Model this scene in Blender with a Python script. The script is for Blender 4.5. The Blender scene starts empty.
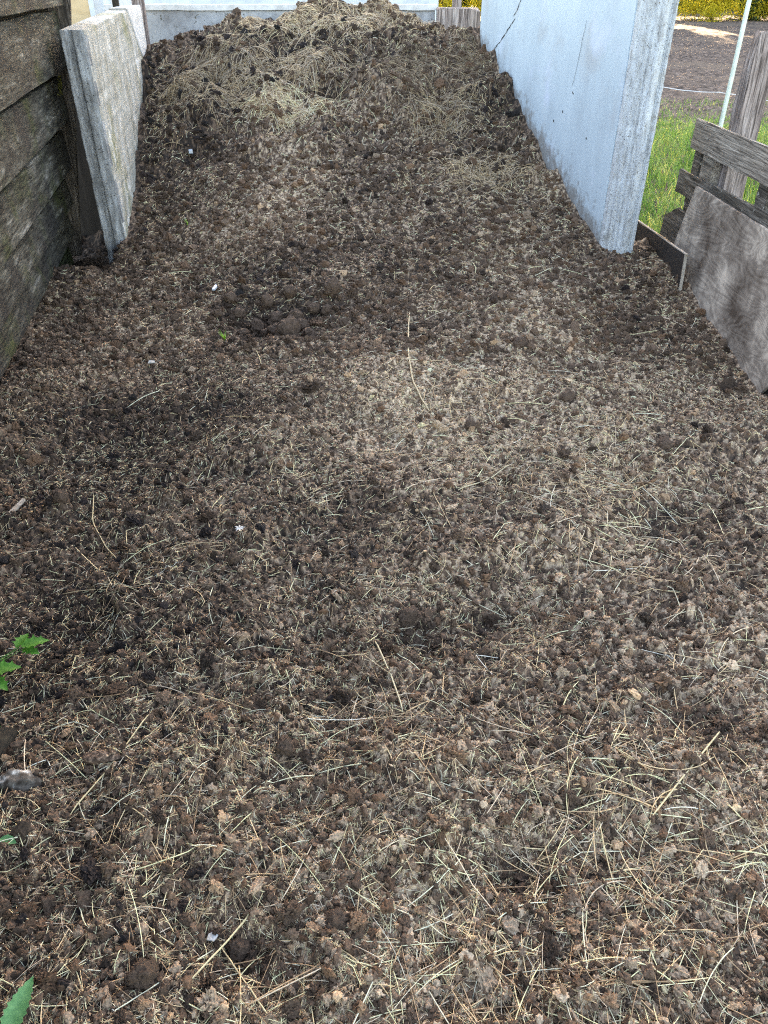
import bpy, bmesh, math, random
import numpy as np
from mathutils import Vector, noise as mn

random.seed(7)
rng = np.random.default_rng(11)
C = bpy.context.scene
COL = C.collection

# ------------------------------------------------------------------ camera, sky, sun, exposure
CAM_H = 1.65
cd = bpy.data.cameras.new('camera'); cam = bpy.data.objects.new('camera', cd); COL.objects.link(cam)
cam.location = (0, 0, CAM_H); cam.rotation_euler = (math.radians(90 - 34.7), 0, 0)
cd.sensor_fit = 'VERTICAL'; cd.sensor_height = 24.0; cd.lens = 24.0 * 769 / 1024
cd.clip_start = 0.05; cd.clip_end = 2000
C.camera = cam
SUN_EL, SUN_AZ = math.radians(14.5), math.radians(4.4)
w = bpy.data.worlds.new('World'); C.world = w; w.use_nodes = True
wn = w.node_tree.nodes; wl = w.node_tree.links
sky = wn.new('ShaderNodeTexSky'); sky.sky_type = 'NISHITA'; sky.sun_disc = False
sky.sun_elevation = SUN_EL; sky.sun_rotation = SUN_AZ; sky.air_density = 1.0; sky.dust_density = 1.6; sky.ozone_density = 1.0
bg = wn['Background']; bg.inputs['Strength'].default_value = 0.15
wl.new(sky.outputs[0], bg.inputs['Color'])
sd = bpy.data.lights.new('sun', 'SUN'); sd.energy = 4.0; sd.angle = math.radians(0.5); sd.color = (1, .86, .66)
so = bpy.data.objects.new('sun', sd); COL.objects.link(so)
sv = Vector((math.sin(SUN_AZ)*math.cos(SUN_EL), math.cos(SUN_AZ)*math.cos(SUN_EL), math.sin(SUN_EL)))
so.rotation_euler = sv.to_track_quat('Z', 'Y').to_euler(); so.location = (3, 30, 12)
C.view_settings.view_transform = 'Standard'; C.view_settings.look = 'None'
C.view_settings.exposure = 3.15
C.view_settings.use_white_balance = True; C.view_settings.white_balance_temperature = 8400; C.view_settings.white_balance_tint = 16.5; C.view_settings.gamma = 1; C.view_settings.use_curve_mapping = False
C.cycles.max_bounces = 6; C.cycles.diffuse_bounces = 3; C.cycles.use_denoising = False; C.cycles.sample_clamp_indirect = .3; C.cycles.filter_width = 1.15

# ------------------------------------------------------------------ materials
def mat(name, stops, scale=(8, 8, 8), detail=8, rough=.85, bump=.3, bdist=.01, big=None, bigscale=.8,
        bigthr=(.45, .62), spots=None, spotscale=40, spotthr=(.62, .68), vcol=False, spec=.3, trans=0, distort=0,
        fine=None, bumpscale=None, grain=None, mud=None):
    """noise through a ramp; `big` = a second colour in large blotches (moss, stain), `spots` = small flecks."""
    m = bpy.data.materials.new(name); m.use_nodes = True
    n = m.node_tree.nodes; l = m.node_tree.links
    b = n['Principled BSDF']; b.inputs['Roughness'].default_value = rough
    b.inputs['Specular IOR Level'].default_value = spec
    tc = n.new('ShaderNodeTexCoord'); mp = n.new('ShaderNodeMapping'); mp.inputs['Scale'].default_value = scale
    l.new(tc.outputs['Object'], mp.inputs['Vector'])
    nz = n.new('ShaderNodeTexNoise'); nz.inputs['Scale'].default_value = 1; nz.inputs['Detail'].default_value = detail
    nz.inputs['Roughness'].default_value = .65; nz.inputs['Distortion'].default_value = distort
    l.new(mp.outputs[0], nz.inputs['Vector'])
    rp = n.new('ShaderNodeValToRGB'); l.new(nz.outputs['Fac'], rp.inputs[0])
    e = rp.color_ramp.elements
    while len(e) < len(stops): e.new(.5)
    for i, (p, c) in enumerate(stops):
        e[i].position = p; e[i].color = (*c, 1)
    out = rp.outputs[0]
    def mix(fac, a, bcol, mode='MIX'):
        x = n.new('ShaderNodeMix'); x.data_type = 'RGBA'; x.blend_type = mode
        if isinstance(fac, float): x.inputs[0].default_value = fac
        else: l.new(fac, x.inputs[0])
        l.new(a, x.inputs[6])
        if isinstance(bcol, tuple): x.inputs[7].default_value = (*bcol, 1)
        else: l.new(bcol, x.inputs[7])
        return x.outputs[2]
    def mask(sc, thr, det=6):
        q = n.new('ShaderNodeTexNoise'); q.inputs['Scale'].default_value = sc; q.inputs['Detail'].default_value = det
        q.inputs['Roughness'].default_value = .6
        l.new(tc.outputs['Object'], q.inputs['Vector'])
        r = n.new('ShaderNodeMapRange'); r.inputs[1].default_value = thr[0]; r.inputs[2].default_value = thr[1]
        l.new(q.outputs['Fac'], r.inputs[0]); return r.outputs[0]
    if big:
        for bc, bs, bt in (big if isinstance(big, list) else [(big, bigscale, bigthr)]):
            out = mix(mask(bs, bt), out, bc)
    gsrc = None
    if grain:
        gm = n.new('ShaderNodeMapping'); gm.inputs['Scale'].default_value = grain; l.new(tc.outputs['Object'], gm.inputs['Vector'])
        gq = n.new('ShaderNodeTexNoise'); gq.inputs['Scale'].default_value = 1; gq.inputs['Detail'].default_value = 5; gq.inputs['Roughness'].default_value = .7; gq.inputs['Distortion'].default_value = .6
        l.new(gm.outputs[0], gq.inputs['Vector'])
        gr = n.new('ShaderNodeValToRGB'); l.new(gq.outputs['Fac'], gr.inputs[0]); ge = gr.color_ramp.elements
        ge[0].position = .40; ge[0].color = (.28, .26, .25, 1); ge[1].position = .60; ge[1].color = (1.5, 1.48, 1.46, 1)
        out = mix(1.0, out, gr.outputs[0], 'MULTIPLY'); gsrc = gq.outputs['Fac']
    if mud:
        sx = n.new('ShaderNodeSeparateXYZ'); l.new(tc.outputs['Object'], sx.inputs[0])
        a1 = n.new('ShaderNodeMath'); a1.operation = 'MULTIPLY_ADD'; l.new(sx.outputs[1], a1.inputs[0]); a1.inputs[1].default_value = -mud[1]; a1.inputs[2].default_value = -mud[0]
        a2 = n.new('ShaderNodeMath'); a2.operation = 'ADD'; l.new(a1.outputs[0], a2.inputs[0]); l.new(sx.outputs[2], a2.inputs[1])
        q3 = n.new('ShaderNodeTexNoise'); q3.inputs['Scale'].default_value = 14; q3.inputs['Detail'].default_value = 9; q3.inputs['Roughness'].default_value = .75; l.new(tc.outputs['Object'], q3.inputs['Vector'])
        a3 = n.new('ShaderNodeMath'); a3.operation = 'MULTIPLY_ADD'; l.new(q3.outputs['Fac'], a3.inputs[0]); a3.inputs[1].default_value = .7; l.new(a2.outputs[0], a3.inputs[2])
        r3 = n.new('ShaderNodeMapRange'); l.new(a3.outputs[0], r3.inputs[0]); r3.inputs[1].default_value = .30; r3.inputs[2].default_value = .44; r3.inputs[3].default_value = .75; r3.inputs[4].default_value = 0
        out = mix(r3.outputs[0], out, (.17, .14, .115))
    if spots: out = mix(mask(spotscale, spotthr, 3), out, spots)
    if vcol:
        a = n.new('ShaderNodeAttribute'); a.attribute_name = 'Col'
        out = mix(1.0, out, a.outputs['Color'], 'MULTIPLY')
    l.new(out, b.inputs['Base Color'])
    if bump:
        bp = n.new('ShaderNodeBump'); bp.inputs['Strength'].default_value = bump; bp.inputs['Distance'].default_value = bdist
        if bumpscale:
            q = n.new('ShaderNodeTexNoise'); q.inputs['Scale'].default_value = bumpscale; q.inputs['Detail'].default_value = 6
            q.inputs['Roughness'].default_value = .75
            l.new(tc.outputs['Object'], q.inputs['Vector']); src = q.outputs['Fac']
        else: src = gsrc or nz.outputs['Fac']
        l.new(src, bp.inputs['Height']); l.new(bp.outputs[0], b.inputs['Normal'])
    if trans:
        t = n.new('ShaderNodeBsdfTranslucent'); l.new(out, t.inputs['Color'])
        ms = n.new('ShaderNodeMixShader'); ms.inputs[0].default_value = trans
        l.new(b.outputs[0], ms.inputs[1]); l.new(t.outputs[0], ms.inputs[2])
        l.new(ms.outputs[0], n['Material Output'].inputs['Surface'])
    return m

M = {}
M['manure'] = mat('manure', [(.3, (.55, .55, .55)), (.5, (1, 1, 1)), (.7, (1.6, 1.55, 1.5))], (260, 260, 260), 5, .8, .9, .004, vcol=True, spec=.35)
M['straw'] = mat('straw', [(.3, (.75, .72, .65)), (.7, (1.15, 1.15, 1.1))], (90, 90, 90), 3, .6, .2, .001, vcol=True, spec=.35)
M['lump'] = mat('dung_lump', [(.36, (.03, .02, .014)), (.5, (.095, .060, .044)), (.66, (.30, .21, .155))], (110, 110, 110), 7, .75, .9, .006)
M['palelump'] = mat('pale_dung', [(.3, (.08, .06, .045)), (.5, (.2, .155, .115)), (.7, (.42, .35, .27))], (150, 150, 150), 7, .75, .8, .004)
M['soil'] = mat('field_soil', [(.35, (.025, .018, .015)), (.5, (.10, .072, .06)), (.65, (.24, .18, .15))], (9, 9, 9), 10, .9, .8, .05,
                big=[((.15, .11, .085), .35, (.5, .6))])
M['concrete_blue'] = mat('cast_concrete', [(.25, (.35, .43, .50)), (.5, (.44, .55, .64)), (.75, (.52, .63, .72))], (2.5, 2.5, 1.2), 12, .8, .25, .004,
                         big=[((.37, .39, .42), 1.6, (.56, .76)), ((.52, .61, .75), 3.0, (.56, .7))], spots=(.20, .19, .18), spotscale=55, spotthr=(.70, .73), bumpscale=70, mud=(.71, .34))
M['concrete_rib'] = mat('pitted_concrete', [(.3, (.28, .29, .30)), (.46, (.50, .54, .58)), (.7, (.62, .69, .76))], (30, 30, 8), 12, .85, .9, .008,
                        big=[((.34, .31, .26), 3.5, (.58, .72))], spots=(.16, .15, .14), spotscale=90, spotthr=(.62, .66), bumpscale=110)
M['concrete_end'] = mat('grooved_end_concrete', [(.3, (.10, .105, .11)), (.5, (.27, .28, .29)), (.7, (.52, .56, .60))], (26, 26, 5), 12, .85, .9, .008, spots=(.05, .05, .045), spotscale=70, spotthr=(.62, .68), bumpscale=110)
M['concrete_green'] = mat('weathered_concrete', [(.28, (.20, .19, .15)), (.5, (.36, .36, .33)), (.72, (.52, .54, .54))], (9, 9, 5), 12, .85, .5, .005,
                          big=[((.22, .23, .13), 2.2, (.52, .7)), ((.62, .63, .62), 4, (.56, .68))], spots=(.1, .1, .09), spotscale=120, spotthr=(.66, .7), bumpscale=120)
M['concrete_wall'] = mat('grey_wall', [(.3, (.24, .25, .27)), (.5, (.36, .38, .41)), (.72, (.5, .52, .55))], (4, 4, 4), 10, .85, .4, .006,
                         big=[((.16, .16, .17), 1.8, (.53, .66))], spots=(.12, .12, .11), spotscale=30, bumpscale=60)
M['cap'] = mat('wall_cap', [(.3, (.45, .46, .47)), (.7, (.72, .73, .74))], (12, 12, 12), 8, .8, .3, .004)
M['plank'] = mat('weathered_plank', [(.30, (.012, .012, .011)), (.45, (.042, .041, .034)), (.57, (.095, .093, .08)), (.72, (.24, .24, .23))], (9, .5, 16), 5, .85, .35, .004,
                 big=[((.04, .048, .018), 3.2, (.50, .66)), ((.028, .026, .024), 2.3, (.50, .62))], spots=(.30, .31, .28), spotscale=45, spotthr=(.74, .78), distort=.3, grain=(40, .45, 75))
M['plank_moss'] = mat('mossy_plank', [(.3, (.02, .026, .012)), (.5, (.05, .06, .026)), (.72, (.14, .145, .1))], (22, 2.2, 34), 10, .9, .8, .006,
                      big=[((.022, .045, .012), 4, (.42, .6)), ((.10, .098, .09), 2.5, (.55, .65))], grain=(40, .45, 75))
M['moss'] = mat('yellow_lichen', [(.3, (.10, .11, .02)), (.7, (.30, .29, .07))], (60, 60, 60), 6, .95, .8, .008)
M['post'] = mat('grey_post_wood', [(.3, (.03, .025, .021)), (.5, (.08, .068, .058)), (.72, (.22, .195, .175))], (26, 26, 2.0), 10, .85, .8, .006, grain=(130, 130, 4))
M['purplepost'] = mat('silvered_post', [(.3, (.13, .10, .095)), (.5, (.26, .22, .215)), (.72, (.42, .39, .39))], (30, 30, 2.2), 10, .8, .7, .005,
                      grain=(130, 130, 4))
M['beige'] = mat('beige_board', [(.3, (.46, .33, .19)), (.7, (.62, .47, .3))], (5, 5, 20), 6, .7, .2, .003)
M['pale'] = mat('pale_sheet', [(.3, (.42, .48, .55)), (.7, (.62, .68, .75))], (3, 3, 9), 6, .6, .2, .003)
M['pallet'] = mat('pallet_wood', [(.3, (.09, .08, .07)), (.5, (.23, .21, .19)), (.72, (.40, .38, .35))], (30, 1.8, 38), 10, .85, .7, .004,
                  spots=(.04, .035, .03), spotscale=26, spotthr=(.68, .71), distort=.4, grain=(120, 4, 170))
M['pallet_dark'] = mat('dark_pallet_wood', [(.3, (.03, .027, .024)), (.5, (.085, .078, .07)), (.72, (.22, .21, .2))], (34, 2.0, 40), 10, .9, .8, .005,
                       spots=(.3, .3, .28), spotscale=30, spotthr=(.65, .7), grain=(120, 4, 170))
M['blackboard'] = mat('black_faced_ply', [(.3, (.016, .014, .014)), (.6, (.03, .026, .026)), (.8, (.07, .06, .055))], (14, 5, 14), 8, .55, .2, .003)
M['ply_edge'] = mat('ply_edge', [(.3, (.2, .17, .14)), (.7, (.5, .45, .4))], (90, 90, 90), 6, .85, .4, .003)
M['white'] = mat('white_scrap', [(.4, (.35, .35, .34)), (.6, (.62, .62, .62))], (60, 60, 60), 4, .6, .2, .002)
M['rod'] = mat('fibreglass_rod', [(.3, (.55, .66, .60)), (.7, (.72, .80, .74))], (30, 30, 30), 3, .45, .1, .001)
M['stone'] = mat('dirty_white_stone', [(.40, (.045, .036, .03)), (.54, (.14, .125, .11)), (.64, (.55, .55, .54))], (30, 30, 30), 8, .95, .6, .003, spec=.1)
M['rot'] = mat('rotten_timber', [(.3, (.012, .010, .008)), (.55, (.035, .028, .02)), (.75, (.07, .062, .04))], (30, 30, 10), 8, .9, .8, .006)
M['rot_board'] = mat('dark_board_wood', [(.3, (.009, .007, .006)), (.55, (.02, .016, .014)), (.75, (.045, .038, .033))], (24, 10, 2), 8, .9, .8, .006)
M['leaf'] = mat('weed_leaf', [(.3, (.035, .15, .02)), (.7, (.085, .28, .04))], (60, 60, 60), 4, .5, .3, .001, trans=.35)
M['leaf_blue'] = mat('bluish_leaf', [(.3, (.05, .19, .07)), (.7, (.12, .32, .14))], (60, 60, 60), 4, .5, .3, .001, trans=.25)
M['grass'] = mat('grass_blade', [(.35, (.08, .20, .03)), (.5, (.17, .31, .065)), (.65, (.42, .47, .16))], (3, 3, 1.5), 6, .6, 0, trans=.35, vcol=True)
M['yellowleaf'] = mat('yellow_foliage', [(.35, (.25, .27, .02)), (.5, (.62, .52, .05)), (.65, (.8, .66, .10))], (2.2, 2.2, 2.2), 5, .6, 0, trans=.65)
M['darkleaf'] = mat('dark_foliage', [(.35, (.02, .05, .015)), (.6, (.05, .10, .03))], (2.2, 2.2, 2.2), 5, .6, 0, trans=.25)
M['bark'] = mat('bark', [(.3, (.05, .04, .03)), (.7, (.15, .12, .1))], (9, 9, 2), 8, .9, .7, .02)
M['crack'] = mat('crack_shadow', [(.3, (.012, .012, .012)), (.7, (.04, .038, .035))], (80, 80, 80), 4, .95, 0)
M['wood_detail'] = M['pallet']

# plywood: contour-like figured grain
def plywood():
    m = bpy.data.materials.new('figured_plywood'); m.use_nodes = True
    n = m.node_tree.nodes; l = m.node_tree.links; b = n['Principled BSDF']; b.inputs['Roughness'].default_value = .75
    tc = n.new('ShaderNodeTexCoord'); mp = n.new('ShaderNodeMapping'); mp.inputs['Scale'].default_value = (1, .9, 3.0)
    l.new(tc.outputs['Object'], mp.inputs['Vector'])
    nz = n.new('ShaderNodeTexNoise'); nz.inputs['Scale'].default_value = 1.5; nz.inputs['Detail'].default_value = 2.2; nz.inputs['Distortion'].default_value = .5
    l.new(mp.outputs[0], nz.inputs['Vector'])
    mu = n.new('ShaderNodeMath'); mu.operation = 'MULTIPLY'; mu.inputs[1].default_value = 130; l.new(nz.outputs['Fac'], mu.inputs[0])
    si = n.new('ShaderNodeMath'); si.operation = 'SINE'; l.new(mu.outputs[0], si.inputs[0])
    mr = n.new('ShaderNodeMapRange'); mr.inputs[1].default_value = -1; mr.inputs[2].default_value = 1; mr.inputs[3].default_value = .30; mr.inputs[4].default_value = .64
    l.new(si.outputs[0], mr.inputs[0])
    n2 = n.new('ShaderNodeTexNoise'); n2.inputs['Scale'].default_value = 3.2; n2.inputs['Detail'].default_value = 12; n2.inputs['Roughness'].default_value = .7
    l.new(tc.outputs['Object'], n2.inputs['Vector'])
    mx = n.new('ShaderNodeMix'); mx.inputs[0].default_value = .83; l.new(mr.outputs[0], mx.inputs[2]); l.new(n2.outputs['Fac'], mx.inputs[3])
    r = n.new('ShaderNodeValToRGB'); l.new(mx.outputs[0], r.inputs[0]); e = r.color_ramp.elements
    e[0].position = .36; e[0].color = (.05, .034, .026, 1); e[1].position = .64; e[1].color = (.50, .44, .385, 1)
    q = e.new(.5); q.color = (.20, .17, .15, 1)
    l.new(r.outputs[0], b.inputs['Base Color'])
    bp = n.new('ShaderNodeBump'); bp.inputs['Strength'].default_value = .35; bp.inputs['Distance'].default_value = .003
    l.new(mx.outputs[0], bp.inputs['Height']); l.new(bp.outputs[0], b.inputs['Normal'])
    return m
M['ply'] = plywood()

# ------------------------------------------------------------------ object helpers
def link(name, verts, faces, m, parent=None, smooth=False, cols=None):
    me = bpy.data.meshes.new(name)
    v = np.asarray(verts, dtype=np.float32)
    if parent is not None: v = v - np.array(parent.location, dtype=np.float32)
    if isinstance(faces, np.ndarray):
        k = faces.shape[1]; nf = len(faces)
        me.vertices.add(len(v)); me.vertices.foreach_set('co', v.ravel())
        me.loops.add(nf*k); me.loops.foreach_set('vertex_index', faces.astype(np.int32).ravel())
        me.polygons.add(nf); me.polygons.foreach_set('loop_start', np.arange(0, nf*k, k, dtype=np.int32))
        me.update(calc_edges=True)
    else:
        me.from_pydata([tuple(map(float, p)) for p in v], [], faces); me.update()
    if cols is not None:
        a = me.color_attributes.new('Col', 'FLOAT_COLOR', 'POINT')
        c4 = np.ones((len(v), 4), dtype=np.float32); c4[:, :3] = cols
        a.data.foreach_set('color', c4.ravel())
    me.polygons.foreach_set('use_smooth', np.full(len(me.polygons), bool(smooth)))
    me.materials.append(m)
    o = bpy.data.objects.new(name, me); COL.objects.link(o)
    if parent is not None: o.parent = parent
    return o

def tag(o, label, cat, group=None, kind=None):
    if label: o['label'] = label
    if cat: o['category'] = cat
    if group: o['group'] = group
    if kind: o['kind'] = kind
    return o

def empty(name, loc, label, cat, group=None):
    o = bpy.data.objects.new(name, None); COL.objects.link(o); o.location = loc; o.empty_display_size = .1
    bpy.context.view_layer.update()
    return tag(o, label, cat, group)

def fixn(o, bevel=0):
    bm = bmesh.new(); bm.from_mesh(o.data)
    bmesh.ops.recalc_face_normals(bm, faces=bm.faces)
    if bevel:
        ed = [e for e in bm.edges if len(e.link_faces) == 2 and e.calc_face_angle(0) > .6]
        bmesh.ops.bevel(bm, geom=ed, offset=bevel, segments=2, affect='EDGES', clamp_overlap=True)
    bm.to_mesh(o.data); bm.free(); return o

def N3(p, s, seed=0.): return mn.noise(Vector((p[0]*s + seed, p[1]*s + seed*1.7, p[2]*s - seed)))

def sweep(name, rings, m, parent=None, jit=0, js=20, seed=1., bevel=0, closed=True):
    """rings: list of equal-length lists of 3D points; skinned with end caps."""
    k = len(rings[0]); V = []; F = []
    for r in rings:
        for p in r:
            p = Vector(p)
            if jit: p = p + Vector((N3(p, js, seed), N3(p, js, seed+5), N3(p, js, seed+9)))*jit
            V.append(p)
    for i in range(len(rings)-1):
        for j in range(k):
            a = i*k + j; b = i*k + (j+1) % k
            F.append((a, b, b+k, a+k))
    F.append(tuple(range(k))[::-1]); F.append(tuple((len(rings)-1)*k + j for j in range(k)))
    o = link(name, [tuple(p) for p in V], F, m, parent)
    return fixn(o, bevel)

def board(name, p0, p1, up, thick, m, parent=None, seg=14, jit=.003, seed=1., bevel=.003):
    """a board from p0 to p1 (lower edge), `up` vector = its height, `thick` vector = its thickness."""
    p0 = Vector(p0); p1 = Vector(p1); up = Vector(up); th = Vector(thick)
    rings = []
    nh = 5
    for i in range(seg+1):
        b = p0.lerp(p1, i/seg); r = []
        for q in range(nh+1): r.append(b + up*(q/nh))
        for q in range(nh, -1, -1): r.append(b + up*(q/nh) + th)
        rings.append(r)
    return sweep(name, rings, m, parent, jit, 9, seed, bevel)

# ------------------------------------------------------------------ shape of the heap
YR = np.array([-3, 0, 2, 4, 5, 5.5, 6, 6.5, 7, 7.5, 8, 8.5, 9.3])
TC = np.array([0, .33, .6, 1.0])
ZT = np.array([[0, 0, 0, .0, .08, .17, .30, .49, .73, .9, 1.06, 1.10, 1.0],
               [0, 0, .02, .08, .2, .3, .42, .6, .85, 1.05, 1.22, 1.3, 1.2],
               [0, 0, .02, .1, .22, .32, .45, .62, .85, 1.1, 1.35, 1.48, 1.3],
               [0, 0, .0, .06, .17, .32, .50, .64, .86, 1.09, 1.19, 1.21, 1.1]])
def xl(y): return -1.78 - .138*(y-5.5)
def xr(y): return 1.455 - .207*(y-5.02)
def sstep(a, b, v):
    t = np.clip((v-a)/(b-a), 0, 1); return t*t*(3-2*t)
def macro(x, y):
    x = np.asarray(x, float); y = np.asarray(y, float)
    L = xl(y); R = xr(y); t = np.clip((x-L)/(R-L), 0, 1)
    cols = [np.interp(y, YR, ZT[i]) for i in range(4)]
    z = np.zeros_like(t)
    for i in range(3):
        m = (t >= TC[i]) & (t <= TC[i+1]); f = sstep(0, 1, (t-TC[i])/(TC[i+1]-TC[i]))
        z = np.where(m, cols[i]*(1-f) + cols[i+1]*f, z)
    drop = sstep(L-.03, L-.17, x)*sstep(4.95, 5.4, y)
    return z*(1-drop) + (-.12)*drop

def hsh(ix, iy, s):
    h = (ix.astype(np.int64)*374761393 + iy.astype(np.int64)*668265263 + s*974634777) & 0xffffffff
    h = ((h ^ (h >> 13))*1274126177) & 0xffffffff
    h = (h ^ (h >> 16)); h = (h*2246822519) & 0xffffffff; h = h ^ (h >> 15)
    return (h & 0xffffff)/float(0x1000000)
def vnoise(x, y, s):
    ix = np.floor(x); iy = np.floor(y); fx = x-ix; fy = y-iy
    fx = fx*fx*(3-2*fx); fy = fy*fy*(3-2*fy)
    a = hsh(ix, iy, s); b = hsh(ix+1, iy, s); c = hsh(ix, iy+1, s); d = hsh(ix+1, iy+1, s)
    return (a*(1-fx)+b*fx)*(1-fy) + (c*(1-fx)+d*fx)*fy - .5
def fbm(x, y, s, o=4, g=.5):
    r = 0; a = 1.
    for i in range(o): r = r + a*vnoise(x*2**i + 13.7*i, y*2**i - 7.1*i, s+i); a *= g
    return r
def worley(x, y, s):
    """nearest-cell distance, cell id value, second random"""
    ix = np.floor(x); iy = np.floor(y); best = np.full(x.shape, 9.); idv = np.zeros(x.shape); id2 = np.zeros(x.shape)
    for dx in (-1, 0, 1):
        for dy in (-1, 0, 1):
            cx = ix+dx; cy = iy+dy
            d = (cx + hsh(cx, cy, s) - x)**2 + (cy + hsh(cx, cy, s+1) - y)**2
            m = d < best; best = np.where(m, d, best)
            idv = np.where(m, hsh(cx, cy, s+2), idv); id2 = np.where(m, hsh(cx, cy, s+3), id2)
    return np.sqrt(best), idv, id2

# shallow holes dug or trodden in the surface: x, y, rx, ry, depth
PITS = [(-.58, 4.22, .34, .24, .09), (-.45, 3.98, .15, .10, .05), (.09, 1.68, .13, .09, .05), (.33, 1.77, .09, .08, .035), (-.16, 1.42, .08, .08, .02),
        (.52, 2.5, .08, .06, .025), (-1.15, 2.75, .35, .45, .04), (-.95, 1.75, .2, .25, .03), (1.05, 2.3, .2, .12, .03), (.85, 1.35, .12, .08, .03),
        (-.3, .78, .1, .06, .03), (.3, .95, .1, .06, .025), (-.05, 2.35, .1, .08, .02), (.8, 6.0, .18, .2, .06), (-.45, 7.15, .14, .1, .08)]
def surface(x, y):
    z = macro(x, y)
    wx = x + .02*fbm(x*9, y*9, 91, 2) + .006*fbm(x*34, y*34, 93, 2) + .002*fbm(x*120, y*120, 94, 2); wy = y + .02*fbm(x*9, y*9, 97, 2) + .006*fbm(x*34, y*34, 98, 2) + .002*fbm(x*120, y*120, 99, 2)
    far = sstep(5.6, 7.2, y)
    z = z + .075*fbm(x*1.7, y*1.7, 3, 3) + (.035 + .15*far)*fbm(x*4.2, y*4.2, 21, 3) + .012*fbm(x*17, y*17, 25, 2)
    dark = np.zeros_like(z)
    for (px, py, rx, ry, dp) in PITS:
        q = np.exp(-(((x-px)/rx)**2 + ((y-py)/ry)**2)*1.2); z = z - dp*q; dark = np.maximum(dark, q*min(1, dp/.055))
    col = np.zeros(z.shape)
    hh = 0; soft = 1 - .52*sstep(1.8, 4.5, y)
    clump = .35 + 1.1*np.clip(.5 + 1.6*fbm(x*6, y*6, 141, 2), 0, 1)
    for (cell, r, amp, prob, s) in ((.085, .42, .017, .30, 101), (.042, .50, .0105, .42, 111), (.021, .58, .0072, .6, 121), (.0105, .62, .0048, .8, 131)):
        d, i1, i2 = worley(wx/cell, wy/cell, s)
        on = i1 < prob
        rr = r*(.6+.7*i2)
        dome = np.sqrt(np.clip(1-(d/rr)**2, 0, 1))*on
        hh = hh + amp*dome*(.5+i2)*(clump if cell > .02 else 1)
        col = np.where(dome > .25, (i1/prob) if cell > .02 else .5*col + .5*(i1/prob), col)
    hh = hh + .008*fbm(x*48, y*48, 43, 2) + .0036*fbm(x*100, y*100, 41, 2) + .0016*vnoise(x*230, y*230, 47)
    hh = hh*soft
    return z + hh, col, dark, hh

# ------------------------------------------------------------------ manure surface (one displaced sheet filling the bay)
def hw(y): return np.minimum(2.75, 1.45 + .36*y)
rows = [-1.2]
while rows[-1] < 9.35:
    yy = rows[-1]; rows.append(yy + (.02 if yy < .35 else .0028 + .0010*yy))
YS = np.array(rows); NC = 1150; US = np.linspace(-1, 1, NC)
Yg, Ug = np.meshgrid(YS, US, indexing='ij'); Xg = Ug*hw(np.maximum(Yg, 0))
Zg, Cg, Dg, Hg = surface(Xg, Yg)
def dryness_glare(x, y):  # moisture tone; the paler right side is sun glare painted into the colour
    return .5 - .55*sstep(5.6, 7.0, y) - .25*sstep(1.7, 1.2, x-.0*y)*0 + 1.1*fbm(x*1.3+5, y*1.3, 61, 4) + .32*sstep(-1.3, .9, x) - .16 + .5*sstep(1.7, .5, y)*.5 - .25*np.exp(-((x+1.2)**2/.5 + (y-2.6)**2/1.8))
def pal(c, dry_glare, dark):
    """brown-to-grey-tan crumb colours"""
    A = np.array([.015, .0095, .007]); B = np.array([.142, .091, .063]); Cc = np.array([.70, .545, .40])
    v = np.clip(.045 + .68*c + .30*(dry_glare-.45), 0, 1)*(1-.75*dark)
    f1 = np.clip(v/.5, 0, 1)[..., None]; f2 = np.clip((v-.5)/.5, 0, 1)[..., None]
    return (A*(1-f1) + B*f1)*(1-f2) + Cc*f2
DR = dryness_glare(Xg, Yg)
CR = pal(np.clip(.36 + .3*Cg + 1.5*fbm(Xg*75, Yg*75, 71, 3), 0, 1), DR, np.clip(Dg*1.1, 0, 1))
keep = (Yg < 5.25) & (Xg < 2.02) | (Xg < xr(Yg)+.09)
keep &= (Xg*.979 + Yg*.203 > -1.55)
nr, nc = Xg.shape
idx = np.arange(nr*nc).reshape(nr, nc)
kq = keep[:-1, :-1] & keep[1:, :-1] & keep[:-1, 1:] & keep[1:, 1:]
F = np.stack([idx[:-1, :-1][kq], idx[:-1, 1:][kq], idx[1:, 1:][kq], idx[1:, :-1][kq]], 1)
used = np.zeros(nr*nc, bool); used[F.ravel()] = True; rem = np.cumsum(used)-1
V = np.stack([Xg, Yg, Zg], -1).reshape(-1, 3)
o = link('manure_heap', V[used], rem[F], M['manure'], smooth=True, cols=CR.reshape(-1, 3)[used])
tag(o, 'brown crumbly manure filling the bay and heaped up towards the back wall', 'manure', kind='stuff')

def height(x, y):
    """lookup on the finished sheet"""
    r = np.interp(y, YS, np.arange(len(YS))); c = (x/hw(np.maximum(y, 0)) + 1)/2*(NC-1)
    r = np.clip(r, 0, nr-1.001); c = np.clip(c, 0, nc-1.001)
    r0 = r.astype(int); c0 = c.astype(int); fr = r-r0; fc = c-c0
    return (Zg[r0, c0]*(1-fr)*(1-fc) + Zg[r0+1, c0]*fr*(1-fc) + Zg[r0, c0+1]*(1-fr)*fc + Zg[r0+1, c0+1]*fr*fc)
def inside(x, y):
    lo = np.where(y > 5.4, np.maximum(xl(y)+.02, -9), (-1.12 - .203*y)/.979)
    hi = np.where(y > 5.15, xr(y)-.02, 1.80)
    return (x > lo) & (x < hi) & (y < 9.15)
def sample(n, power=1.0, y0=.45, y1=9.1):
    """positions spread so that they are about even in the picture"""
    out = []
    tot = 0
    while tot < n:
        k = n*3
        y = y0*(y1/y0)**rng.random(k)**power
        x = (rng.random(k)*2-1)*(.75 + .42*y)
        m = inside(x, y); p = np.stack([x[m], y[m]], 1); out.append(p); tot += len(p)
    return np.concatenate(out)[:n]

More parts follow.
